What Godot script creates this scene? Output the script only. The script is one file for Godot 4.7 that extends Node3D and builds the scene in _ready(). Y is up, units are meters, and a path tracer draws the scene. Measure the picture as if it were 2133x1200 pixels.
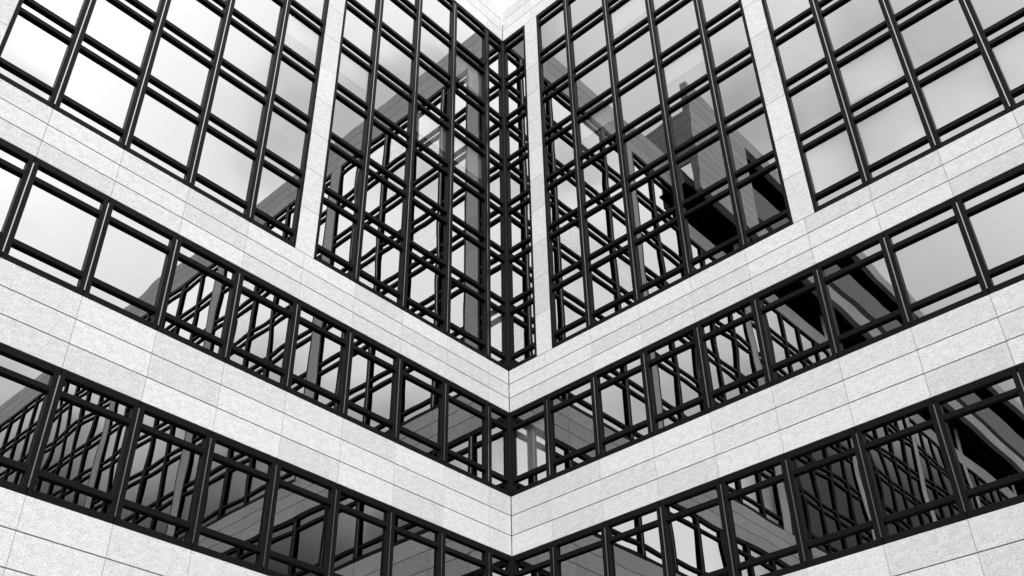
extends Node3D
# A re-entrant corner of a stone and mirror-glass office building, seen from the court below.
# Facade coordinates: s = bays from the inner corner, h = bays above the eye, n = bays out from the stone face.
const W := 1.5            # one bay in metres
const EYE := 1.6          # height of the eye over the court
const S_LEFT := 0.5145    # first mullion of the left wing, in bays from the corner
const S_RIGHT := 0.8353   # first mullion of the right wing
const A_TOP := 4.8144
const B_LOW := 6.3873
const B_TOP := 7.4204
const C_LOW := 8.998
const C_TOP := 9.8574
const D_LOW := 18.7823
const D_TOP := 19.8569
const MULLION := 0.068    # half widths
const PIER := 0.171
const JAMB := 0.055
const RECESS := 0.046     # glass behind the face of the frame

var M := {}
var shapes := {}
var rng := RandomNumberGenerator.new()

func hy(h: float) -> float:
	return EYE + h * W

func _ready() -> void:
	rng.seed = 7
	setup_camera()
	setup_light()
	make_materials()
	make_ground()
	var left := Wing.new(self, "office_wing", -1.0, S_LEFT, 4, 42, 11.0)
	left.node.set_meta("label", "pale granite and mirror glass wing with its stone pier several bays from the corner")
	left.loggia = 6.5145
	left.build()
	left.roof_screen()
	var right := Wing.new(self, "office_wing", 1.0, S_RIGHT, 0, 31, 11.0)
	right.node.set_meta("label", "pale granite and mirror glass wing with a stone pier set close beside the inner corner")
	right.build()
	right.corner_post()
	office_block(Vector3(20.5, 0, 58), 49.0, "tall stone office block with ribbon windows, the wider one across the court")
	office_block(Vector3(-33.0, 0, 58), 34.0, "tall stone office block with ribbon windows, the narrower one across the court")

# the blocks that close the far side of the court; the lowest panes mirror their roofs
func office_block(where: Vector3, wide: float, label: String) -> void:
	var b := Node3D.new()
	b.name = "office_block"
	b.position = where
	b.rotation.y = PI
	b.set_meta("label", label)
	b.set_meta("category", "building")
	b.set_meta("group", "blocks across the court")
	add_child(b, true)
	var floors := 8
	var fh := 31.2 / floors
	var add := func(called: String, mesh: Mesh, m: Material, y: float, z: float) -> void:
		var p := MeshInstance3D.new()
		p.name = called
		p.mesh = mesh
		p.material_override = m
		p.position = Vector3(0, y, z)
		b.add_child(p, true)
	add.call("building_core", box(wide - 0.4, 31.0, 14.0), M.core, 15.5, -7.3)
	for f in floors:
		add.call("stone_band", slab(wide, fh * 0.42, 0.3, 0.02), M.granite_2, fh * (f + 0.79), 0.0)
		add.call("window_strip", slab(wide - 0.1, fh * 0.58 - 0.01, 0.1, 0.01), M.dark_glazing, fh * (f + 0.29), -0.15)

# ------------------------------------------------------------------ camera, sky, sun
func setup_camera() -> void:
	var cam := Camera3D.new()
	cam.name = "camera"
	cam.projection = Camera3D.PROJECTION_FRUSTUM
	cam.near = 0.1
	cam.far = 1000.0
	cam.size = 2.0 * 0.1 * 600.0 / 2133.478
	cam.frustum_offset = Vector2(28.3254, 79.1736) / 2133.478 * 0.1
	cam.basis = Basis.from_euler(Vector3(0.6197, -0.0367, -0.0114))
	cam.position = Vector3(-0.7297 * W, EYE, 15.1697 * W)
	add_child(cam)
	cam.current = true

func setup_light() -> void:
	var env := Environment.new()
	env.background_mode = Environment.BG_SKY
	env.tonemap_mode = Environment.TONE_MAPPER_LINEAR
	env.tonemap_exposure = 1.08
	env.sdfgi_enabled = true
	env.ssao_enabled = true
	env.ssil_enabled = true
	var sky := Sky.new()
	var pano := PanoramaSkyMaterial.new()
	pano.panorama = sky_picture()
	sky.sky_material = pano
	env.sky = sky
	var we := WorldEnvironment.new()
	we.name = "world_environment"
	we.environment = env
	add_child(we)
	var sun := DirectionalLight3D.new()
	sun.name = "sun"
	sun.light_color = Color(1.0, 1.0, 1.0)
	sun.light_energy = 0.15
	sun.light_angular_distance = 170.0
	sun.shadow_enabled = true
	add_child(sun)
	sun.look_at_from_position(SUN * 10.0, Vector3.ZERO)

const SUN := Vector3(0.1, 0.64, 0.76)   # towards the veiled sun, behind the camera

func sky_picture() -> ImageTexture:
	var wd := 1024
	var ht := 512
	var im := Image.create(wd, ht, false, Image.FORMAT_RGBF)
	var big := FastNoiseLite.new()
	big.seed = 11
	big.noise_type = FastNoiseLite.TYPE_SIMPLEX_SMOOTH
	big.frequency = 1.0
	big.fractal_type = FastNoiseLite.FRACTAL_FBM
	big.fractal_octaves = 6
	var soft := FastNoiseLite.new()
	soft.seed = 23
	soft.noise_type = FastNoiseLite.TYPE_SIMPLEX_SMOOTH
	soft.frequency = 1.0
	soft.fractal_octaves = 3
	var sd := SUN.normalized()
	for j in ht:
		var th := PI * (j + 0.5) / ht
		var y := cos(th)
		var sy := sin(th)
		for i in wd:
			var az := TAU * (i + 0.5) / wd
			var d := Vector3(sin(az) * sy, y, -cos(az) * sy)
			var up := maxf(y, 0.0)
			var v := 0.34 + 0.66 * up                        # an overcast sky is darker towards the horizon
			var g := maxf(d.dot(sd), 0.0)
			v *= 0.56 + 0.16 * d.x + 2.9 * pow(g, 7.0)                    # thin cloud in front of the sun
			var q := Vector3(d.x, 0.0, d.z) / (up + 0.3)
			var c := big.get_noise_3d(q.x * 2.2, 3.0, q.z * 2.2)
			v *= 1.07 - 0.44 * smoothstep(-0.1, 0.36, c)
			v *= 1.0 + 0.25 * soft.get_noise_3d(q.x * 0.9, 7.0, q.z * 0.9)
			# a low bank of dark cloud with one break in it, as the lower panes mirror it
			var edge := up + 0.07 * c + 0.1 * soft.get_noise_3d(d.x * 3.0, 1.0, d.z * 3.0)
			var gap := smoothstep(0.982, 0.997, Vector2(d.x, d.z).normalized().dot(Vector2(-0.148, 0.989)))
			v *= lerpf(0.1, 1.0, smoothstep(0.36, 0.54, edge))
			v = lerpf(v, maxf(v, 2.6), gap * (1.0 - smoothstep(0.42, 0.55, up)))
			v *= SKY
			if y < 0.0:
				v = 0.3 * SKY
			im.set_pixel(i, j, Color(v, v, v))
	return ImageTexture.create_from_image(im)

const SKY := 5.0

# ------------------------------------------------------------------ materials
func grey(v: float) -> Color:
	return Color(v, v, v).linear_to_srgb()

func mat(called: String, v: float, rough: float, metal := 0.0) -> StandardMaterial3D:
	var m := StandardMaterial3D.new()
	m.resource_name = called
	m.albedo_color = grey(v)
	m.roughness = rough
	m.metallic = metal
	M[called] = m
	return m

func granite_picture(sd: int, contrast: float) -> ImageTexture:
	var n := 512
	var a := FastNoiseLite.new()
	a.seed = sd
	a.noise_type = FastNoiseLite.TYPE_SIMPLEX
	a.frequency = 0.085
	a.fractal_octaves = 2
	var b := FastNoiseLite.new()
	b.seed = sd + 1
	b.frequency = 0.022
	b.fractal_octaves = 3
	var ia := a.get_seamless_image(n, n)
	var ib := b.get_seamless_image(n, n)
	var im := Image.create(n, n, false, Image.FORMAT_RGB8)
	var r := RandomNumberGenerator.new()
	r.seed = sd
	for y in n:
		for x in n:
			var fine := ia.get_pixel(x, y).r - 0.5
			var slow := ib.get_pixel(x, y).r - 0.5
			var v := 0.86 + contrast * (fine * 0.46 + slow * 0.28 + r.randf_range(-0.02, 0.02))
			if fine < -0.24:
				v -= contrast * 0.1
			v = clampf(v, 0.0, 1.0)
			im.set_pixel(x, y, Color(v, v, v))
	return ImageTexture.create_from_image(im)

func make_materials() -> void:
	var gran := granite_picture(5, 0.3)
	for i in 8:
		var m := mat("granite_%d" % i, 0.54 + 0.04 * sin(i * 2.4), 0.85)
		m.albedo_texture = gran
		m.uv1_triplanar = true
		m.uv1_scale = Vector3(1.0 / 2.8, 1.0 / 1.6, 1.0 / 1.6)
		m.uv1_offset = Vector3(i * 0.37, i * 0.61, i * 0.23)
	mat("joint", 0.1, 0.95)
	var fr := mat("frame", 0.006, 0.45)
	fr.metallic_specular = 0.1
	mat("strip", 0.19, 0.3, 1.0)
	mat("core", 0.2, 0.9)
	mat("glass", 0.2, 0.0, 1.0)
	mat("screen", 0.12, 0.8)
	mat("blind", 0.62, 0.9)
	mat("dark_glazing", 0.06, 0.1, 0.6)
	# lightly coated glass: part mirror, part clear
	var cl := mat("clear_glass", 0.33, 0.0, 1.0)
	var one := Image.create(4, 4, false, Image.FORMAT_RGB8)
	one.fill(Color.WHITE)
	cl.albedo_texture = ImageTexture.create_from_image(one)
	cl.albedo_color.a = 0.45
	cl.transparency = BaseMaterial3D.TRANSPARENCY_ALPHA
	var pav := mat("paving", 0.3, 0.9)
	pav.albedo_texture = gran
	pav.uv1_triplanar = true
	pav.uv1_scale = Vector3.ONE / 3.0

# ------------------------------------------------------------------ shapes
func quad(st: SurfaceTool, a: Vector3, b: Vector3, c: Vector3, d: Vector3) -> void:
	# a b c d run clockwise seen from outside
	var nn := (c - a).cross(b - a).normalized()
	for p: Vector3 in [a, b, c, a, c, d]:
		st.set_normal(nn)
		st.add_vertex(p)

# a slab w x h whose chamfered face lies at z = 0 and whose body goes back to -depth; add to st at an offset
func add_slab(st: SurfaceTool, w: float, h: float, depth: float, ch: float, at := Vector3.ZERO) -> void:
	var x := w / 2.0
	var y := h / 2.0
	var f: Array[Vector3] = []
	var o: Array[Vector3] = []
	var k: Array[Vector3] = []
	for c: Vector2 in [Vector2(-1, -1), Vector2(-1, 1), Vector2(1, 1), Vector2(1, -1)]:
		f.append(at + Vector3(c.x * (x - ch), c.y * (y - ch), 0))
		o.append(at + Vector3(c.x * x, c.y * y, -ch))
		k.append(at + Vector3(c.x * x, c.y * y, -depth))
	quad(st, f[0], f[1], f[2], f[3])
	quad(st, k[3], k[2], k[1], k[0])
	for i in 4:
		var j := (i + 1) % 4
		quad(st, o[i], o[j], f[j], f[i])
		quad(st, k[i], k[j], o[j], o[i])

func slab(w: float, h: float, depth: float, ch: float) -> Mesh:
	var key := "slab %.4f %.4f %.4f %.4f" % [w, h, depth, ch]
	if not shapes.has(key):
		var st := SurfaceTool.new()
		st.begin(Mesh.PRIMITIVE_TRIANGLES)
		add_slab(st, w, h, depth, ch)
		shapes[key] = st.commit()
	return shapes[key]

# mullion: two rails with an open groove between them
func mullion_shape(len: float) -> Mesh:
	var key := "mullion %.4f" % len
	if not shapes.has(key):
		var st := SurfaceTool.new()
		st.begin(Mesh.PRIMITIVE_TRIANGLES)
		var gr := 0.011 * W
		var rw := MULLION * W - gr
		for s: float in [-1.0, 1.0]:
			add_slab(st, rw, len, 0.12, 0.004, Vector3(s * (gr + rw / 2.0), 0, 0))
		add_slab(st, gr * 2.0, len, 0.06, 0.0, Vector3(0, 0, -0.03))
		shapes[key] = st.commit()
	return shapes[key]

# a pane bowed by a millimetre or two, as sealed glass is
func pane_shape(w: float, h: float, variant: int) -> Mesh:
	var key := "pane %.4f %.4f %d" % [w, h, variant]
	if shapes.has(key):
		return shapes[key]
	var r := RandomNumberGenerator.new()
	r.seed = hash(key)
	var bow := r.randf_range(-0.0013, 0.0009) * minf(1.0, h / 0.8)
	var tx := r.randf_range(-0.0009, 0.0009)
	var ty := r.randf_range(-0.0009, 0.0009)
	if h < 0.8:
		bow *= 0.25
	var wob := r.randf_range(0.0, 0.00028) * (1.0 if h > 0.8 else 0.06)
	var ph := r.randf_range(0.0, TAU)
	var ph2 := r.randf_range(0.0, TAU)
	var n := 10
	var z := func(u: float, v: float) -> float:
		var a := 1.0 - u * u
		var b := 1.0 - v * v
		return bow * a * b * 1.2 + tx * u * w / 2.0 + ty * v * h / 2.0 + wob * sin(4.2 * u + 1.7 * v + ph) + wob * 0.6 * sin(5.5 * v + ph2)
	var st := SurfaceTool.new()
	st.begin(Mesh.PRIMITIVE_TRIANGLES)
	var pts: Array[Vector3] = []
	var nor: Array[Vector3] = []
	for j in n + 1:
		for i in n + 1:
			var u := 2.0 * i / n - 1.0
			var v := 2.0 * j / n - 1.0
			var e := 0.01
			pts.append(Vector3(u * w / 2.0, v * h / 2.0, z.call(u, v)))
			var dx: float = (z.call(u + e, v) - z.call(u - e, v)) / (2.0 * e * w / 2.0)
			var dy: float = (z.call(u, v + e) - z.call(u, v - e)) / (2.0 * e * h / 2.0)
			nor.append(Vector3(-dx, -dy, 1.0).normalized())
	for j in n:
		for i in n:
			var a := j * (n + 1) + i
			for q: int in [a, a + n + 1, a + n + 2, a, a + n + 2, a + 1]:
				st.set_normal(nor[q])
				st.add_vertex(pts[q])
	# back and edges of the sheet
	var x := w / 2.0
	var y := h / 2.0
	var t := -0.012
	quad(st, Vector3(x, -y, t), Vector3(x, y, t), Vector3(-x, y, t), Vector3(-x, -y, t))
	quad(st, Vector3(-x, y, t), Vector3(x, y, t), Vector3(x, y, -0.002), Vector3(-x, y, -0.002))
	quad(st, Vector3(x, -y, t), Vector3(-x, -y, t), Vector3(-x, -y, -0.002), Vector3(x, -y, -0.002))
	shapes[key] = st.commit()
	return shapes[key]

func box(w: float, h: float, d: float) -> Mesh:
	var key := "box %.4f %.4f %.4f" % [w, h, d]
	if not shapes.has(key):
		var b := BoxMesh.new()
		b.size = Vector3(w, h, d)
		shapes[key] = b
	return shapes[key]

func make_ground() -> void:
	var g := MeshInstance3D.new()
	g.name = "pavement"
	var pm := PlaneMesh.new()
	pm.size = Vector2(900, 900)
	g.mesh = pm
	g.material_override = M.paving
	g.set_meta("kind", "structure")
	add_child(g)

# ------------------------------------------------------------------ a wing of the building
class Wing:
	var o: Node3D        # the scene
	var node: Node3D
	var sg: float
	var first: float
	var pier_at: int
	var bays: int
	var near_s: float
	var rest := {}
	var loggia := 1000.0     # from here on the top floor is an open loggia

	func _init(scene: Node3D, called: String, side: float, first_mullion: float, pier_index: int, count: int, near_bays: float) -> void:
		o = scene
		sg = side
		first = first_mullion
		pier_at = pier_index
		bays = count
		near_s = near_bays
		node = Node3D.new()
		node.name = called
		o.add_child(node, true)
		var a := Vector3(sqrt(0.5), 0, sqrt(0.5))          # right wing runs along (1,0,1), faces (-1,0,1)
		var nrm := Vector3(-sqrt(0.5), 0, sqrt(0.5))
		if sg < 0.0:
			a = Vector3(sqrt(0.5), 0, -sqrt(0.5))          # left wing: local x points back to the corner
			nrm = Vector3(sqrt(0.5), 0, sqrt(0.5))
		node.basis = Basis(a, Vector3.UP, nrm)
		node.set_meta("category", "building")
		node.set_meta("group", "wings around the court")

	func at(s: float, h: float, n: float) -> Vector3:
		return Vector3(sg * s * W, o.hy(h), n * W)

	func part(called: String, parent: Node3D, mesh: Mesh, m: Material, pos: Vector3, s := 0.0) -> Node3D:
		if s > near_s:                                      # past what the camera sees directly: joined
			var key := [parent, called, m]
			if not rest.has(key):
				var st := SurfaceTool.new()
				st.begin(Mesh.PRIMITIVE_TRIANGLES)
				rest[key] = st
			rest[key].append_from(mesh, 0, Transform3D(Basis(), pos))
			return null
		var p := MeshInstance3D.new()
		p.name = called
		p.mesh = mesh
		p.material_override = m
		p.position = pos
		parent.add_child(p, true)
		return p

	func flush_rest() -> void:
		for key: Array in rest:
			var p := MeshInstance3D.new()
			p.name = "far_" + key[1]
			p.mesh = rest[key].commit()
			p.material_override = key[2]
			p.set_meta("kind", "stuff")
			key[0].add_child(p, true)
		rest.clear()

	func granite() -> Material:
		return o.M["granite_%d" % o.rng.randi_range(0, 7)]

	# a band of stone panels in courses between two heights; the band node is the dark backing in the joints
	func stone_band(called: String, s0: float, s1: float, cuts: Array, marks: Array) -> void:
		var lo: float = cuts[0]
		var hi: float = cuts[-1]
		var band := part(called, node, o.box((s1 - s0) * W, (hi - lo) * W - 0.02, 0.12), o.M.joint, at((s0 + s1) / 2.0, (lo + hi) / 2.0, 0) - Vector3(0, 0, 0.085))
		var shift := -band.position
		for k in marks.size() - 1:
			var a: float = marks[k]
			var b: float = marks[k + 1]
			for c in cuts.size() - 1:
				var w := (b - a) * W - 0.008
				var h: float = (cuts[c + 1] - cuts[c]) * W - 0.02
				var m := o.slab(w, h, 0.03, 0.002) as Mesh
				var p := at((a + b) / 2.0, (cuts[c] + cuts[c + 1]) / 2.0, 0) + Vector3(0, 0, o.rng.randf_range(-0.0012, 0.0008))
				part("stone_panel", band, m, granite(), p + shift, (a + b) / 2.0)

	func marks_from(s0: float) -> Array:
		var r := [s0]
		for k in bays:
			r.append(first + k)
		return r

	func courses(lo: float, hi: float, n: int) -> Array:
		var r := []
		for i in n + 1:
			r.append(lerpf(lo, hi, float(i) / n))
		return r

	func build() -> void:
		var end := first + bays - 1
		var mk := marks_from(0.006)
		stone_band("stone_band", 0.0, end, courses(A_TOP - 1.2, A_TOP, 3), mk)
		stone_band("stone_band", 0.0, end, courses(B_LOW, B_TOP, 3), mk)
		stone_band("stone_band", 0.0, end, courses(C_LOW, C_TOP, 3), mk)
		stone_band("stone_band", 0.0, end, courses(D_LOW, D_TOP, 3), mk)
		window_band(A_TOP, B_LOW, 1, false)
		window_band(B_TOP, C_LOW, 1, false)
		window_band(C_TOP, D_LOW, 7, true)
		# body of the building behind the facade, and the wall of the ground floor
		var ext := end * W
		var mid_y := o.hy(17.8) as float
		var top := o.hy(D_TOP - 0.15 - 0.01 * sg) as float
		part("building_core", node, o.box(ext + 9.0, mid_y, 9.0), o.M.core, Vector3(sg * (ext - 9.0) / 2.0, mid_y / 2.0, -4.5 - 0.28))
		var cut := minf(loggia * W, ext)
		part("building_core", node, o.box(cut + 9.0, top - mid_y - 0.004, 8.99), o.M.core, Vector3(sg * (cut - 9.0) / 2.0, (top + mid_y) / 2.0, -4.5 - 0.28))
		if cut < ext:
			part("building_core", node, o.box(ext - cut - 0.004, top - mid_y - 0.02, 7.8), o.M.core, Vector3(sg * (ext + cut) / 2.0, (top + mid_y) / 2.0, -3.9 - 1.2))
		var gh := o.hy(A_TOP - 1.2) as float
		part("ground_floor_wall", node, o.slab(ext, gh - 0.02, 0.2, 0.01), o.M.granite_0, Vector3(sg * ext / 2.0, gh / 2.0 - 0.01, -0.06))
		flush_rest()

	# heights of the bars, in bays above the sill
	func bars(rows: int, total: float) -> Array:
		var r := [[0.0, 0.084, true]]
		for k in rows:
			r.append([0.255 + 1.225 * k, 0.328 + 1.225 * k, false])
			r.append([1.24 + 1.225 * k, 1.31 + 1.225 * k, false])
		r.append([total - 0.088, total, true])
		return r

	func window_band(lo: float, hi: float, rows: int, piers: bool) -> void:
		var total := hi - lo
		var end := first + bays - 1
		var low_total := 1.31 + 1.225 * 5.0                  # glazing under the loggia stops one row lower
		var cut := minf(loggia, end) if piers else end
		var band := part("window_band", node, o.box(cut * W, total * W - 0.01, 0.06), o.M.core, at(cut / 2.0, (lo + hi) / 2.0, 0) - Vector3(0, 0, 0.21))
		if cut < end:
			part("window_back", node, o.box((end - cut) * W - 0.01, low_total * W, 0.06), o.M.core, at((end + cut) / 2.0, lo + low_total / 2.0, 0) - Vector3(0, 0, 0.21))
		var shift := -band.position
		# upright members: [centre, half width taken, kind]
		var ups := [[0.0, 0.06, "corner"]]
		for k in bays:
			var pier: bool = piers and k % 5 == pier_at
			ups.append([first + k, PIER if pier else MULLION, "pier" if pier else "mullion"])
		var all_lines := bars(rows, total)
		for i in ups.size() - 1:
			var a: float = ups[i][0] + ups[i][1]
			var b: float = ups[i + 1][0] - ups[i + 1][1]
			var mid: float = (ups[i][0] + ups[i + 1][0]) / 2.0
			if ups[i][2] == "pier":
				part("jamb", band, o.slab(JAMB * W, total * W, 0.12, 0.004), o.M.frame, at(a + JAMB / 2.0, lo + total / 2.0, 0) + Vector3(0, 0, -0.004) + shift, mid)
				a += JAMB
			if ups[i + 1][2] == "pier":
				part("jamb", band, o.slab(JAMB * W, total * W, 0.12, 0.004), o.M.frame, at(b - JAMB / 2.0, lo + total / 2.0, 0) + Vector3(0, 0, -0.004) + shift, mid)
				b -= JAMB
			var wd := (b - a) * W
			var cx := (a + b) / 2.0
			var open := piers and mid > loggia
			var lines := all_lines.slice(0, 13) if open else all_lines
			if open:
				part("parapet_panel", node, o.slab(W - 0.008, 0.52 * W, 0.12, 0.003), granite(), at(mid, lo + low_total + 0.265, 0), mid)
			for li in lines.size():
				var y0: float = lines[li][0]
				var y1: float = lines[li][1]
				part("sill" if li == 0 else ("head" if li == lines.size() - 1 else "transom"), band, o.slab(wd - 0.001, (y1 - y0) * W, 0.12, 0.004), o.M.frame, at(cx, lo + (y0 + y1) / 2.0, 0) + Vector3(0, 0, -0.0075) + shift, mid)
				if li < lines.size() - 1:
					var z0: float = y1
					var z1: float = lines[li + 1][0]
					var tall := z1 - z0 > 0.5
					var glass: Material = o.M.glass
					var row := (li - 1) / 2
					if tall and mid < near_s and ((sg > 0.0 and mid > 6.0 and rows == 7 and row == 0) or o.rng.randf() < 0.1):
						glass = o.M.clear_glass
						var drop: float = (z1 - z0) * W * (1.0 if row == 0 else o.rng.randf_range(0.45, 1.0))
						part("blind", band, o.slab(wd - 0.03, drop, 0.004, 0.0), o.M.blind, at(cx, lo + z1, 0) + Vector3(0, -drop / 2.0, -0.15) + shift, mid)
					part("pane" if tall else "narrow_pane", band, o.pane_shape(wd + 0.02, (z1 - z0) * W + 0.02, o.rng.randi_range(0, 5)), glass, at(cx, lo + (z0 + z1) / 2.0, 0) + Vector3(0, 0, -RECESS * W - 0.0075) + shift, mid)
		for u: Array in ups:
			var tall_to: float = low_total if piers and u[0] > loggia + 0.1 else total
			if u[2] == "mullion":
				# in lengths of two rows, with a hairline between them
				var y := 0.0
				while y < tall_to - 0.01:
					var y1 := minf(y + 2.435 if y == 0.0 else y + 2.45, tall_to)
					if tall_to - y1 < 1.0:
						y1 = tall_to
					part("mullion", band, o.mullion_shape((y1 - y) * W - 0.004), o.M.frame, at(u[0], lo + (y + y1) / 2.0, 0) + shift, u[0])
					y = y1
				part("mullion_strip", band, o.slab(0.016 * W, (tall_to - 0.18) * W, 0.012, 0.002), o.M.strip, at(u[0], lo + tall_to / 2.0, 0) + Vector3(0, 0, -0.012) + shift, u[0])
			elif u[2] == "pier":
				pier(u[0], lo, hi)

	func pier(s: float, lo: float, hi: float) -> void:
		var p := part("stone_pier", node, o.box((PIER * 2.0) * W - 0.01, (hi - lo) * W - 0.01, 0.12), o.M.joint, at(s, (lo + hi) / 2.0, 0) - Vector3(0, 0, 0.085), s)
		var h := lo
		var nxt := lo + 0.046
		nxt += 0.817
		while h < hi - 0.01:
			if hi - nxt < 0.2:
				nxt = hi
			var pos := at(s, (h + nxt) / 2.0, 0) + Vector3(0, 0, o.rng.randf_range(-0.001, 0.0006))
			var m := o.slab(PIER * 2.0 * W - 0.002, (nxt - h) * W - 0.008, 0.03, 0.002) as Mesh
			if p:
				part("stone_panel", p, m, granite(), pos - p.position)
			else:
				part("stone_panel", node, m, granite(), pos, s)
			h = nxt
			nxt += 0.817

	# the post in the inner corner, one in each band of windows
	func corner_post() -> void:
		for r: Array in [[A_TOP, B_LOW], [B_TOP, C_LOW], [C_TOP, D_LOW]]:
			var total: float = r[1] - r[0]
			var mid: float = (r[0] + r[1]) / 2.0
			var st := SurfaceTool.new()
			st.begin(Mesh.PRIMITIVE_TRIANGLES)
			var ln := total * W - 0.004
			st.append_from(o.box(0.056 * W, ln, 0.12), 0, Transform3D(Basis(), Vector3(0.028 * W, 0, -0.064)))
			st.append_from(o.box(0.12, ln - 0.002, 0.056 * W), 0, Transform3D(Basis(), Vector3(-0.064, 0, 0.028 * W)))
			var post := part("corner_post", node, st.commit(), o.M.frame, at(0.0, mid, 0))
			part("post_strip", post, o.box(0.016 * W, (total - 0.18) * W, 0.016 * W), o.M.strip, Vector3(0.003, 0, 0.003))

	# a stone screen on the roof, standing out over the loggia of the top floor
	func roof_screen() -> void:
		var s0 := 7.06
		var s2 := 10.1
		var s1 := first + bays - 1
		var n1 := 0.575
		var n0 := 0.37
		var h0 := D_LOW - 0.03
		var h1 := 23.0
		var body := part("loggia_soffit", node, o.box((s1 - loggia - 0.1) * W, 0.1, (n0 + 1.0) * W), o.M.frame, at((loggia + s1) / 2.0, D_LOW - 0.045, (n0 - 1.0) / 2.0))  # near-black colour puts the deep shade of the underside into the soffit
		var sh := -body.position
		var rows := 11
		var th := (n1 - n0) * W
		for c in rows:
			var a := lerpf(h0, h1, float(c) / rows)
			var b := lerpf(h0, h1, float(c + 1) / rows)
			for k in 3:
				var w := (s2 - s0) / 3.0
				part("stone_panel", body, o.slab(w * W - 0.008, (b - a) * W - 0.02, th, 0.003), granite(), at(s0 + w * (k + 0.5), (a + b) / 2.0, n1) + sh)
		# beams above and below a long opening, with a recessed panel in it
		var s := s2
		while s < s1 - 0.5:
			for q: Array in [[h0, h0 + 0.6], [h1 - 0.56, h1]]:
				part("stone_panel", body, o.slab(W - 0.008, (q[1] - q[0]) * W, th, 0.003), granite(), at(s + 0.5, (q[0] + q[1]) / 2.0, n1) + sh)
			part("screen_panel", body, o.slab(W - 0.004, 1.17 * W, 0.06, 0.004), o.M.screen, at(s + 0.5, 20.72, n0 - 0.02) + sh)
			s += 1.0
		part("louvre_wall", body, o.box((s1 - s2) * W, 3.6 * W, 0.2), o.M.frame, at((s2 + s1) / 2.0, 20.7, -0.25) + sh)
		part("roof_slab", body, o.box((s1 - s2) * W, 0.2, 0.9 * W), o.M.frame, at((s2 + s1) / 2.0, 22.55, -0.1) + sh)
		# side face of the screen, in courses
		var hh := D_TOP + 0.01
		while hh < 21.8:
			var nx := minf(hh + 0.37, 21.85)
			var pn := part("side_panel", body, o.slab((n0 + 1.2) * W - 0.01, (nx - hh) * W - 0.02, 0.1, 0.003), granite(), at(s0, (hh + nx) / 2.0, (n0 - 1.2) / 2.0) + sh)
			pn.rotation.y = PI / 2.0
			hh = nx
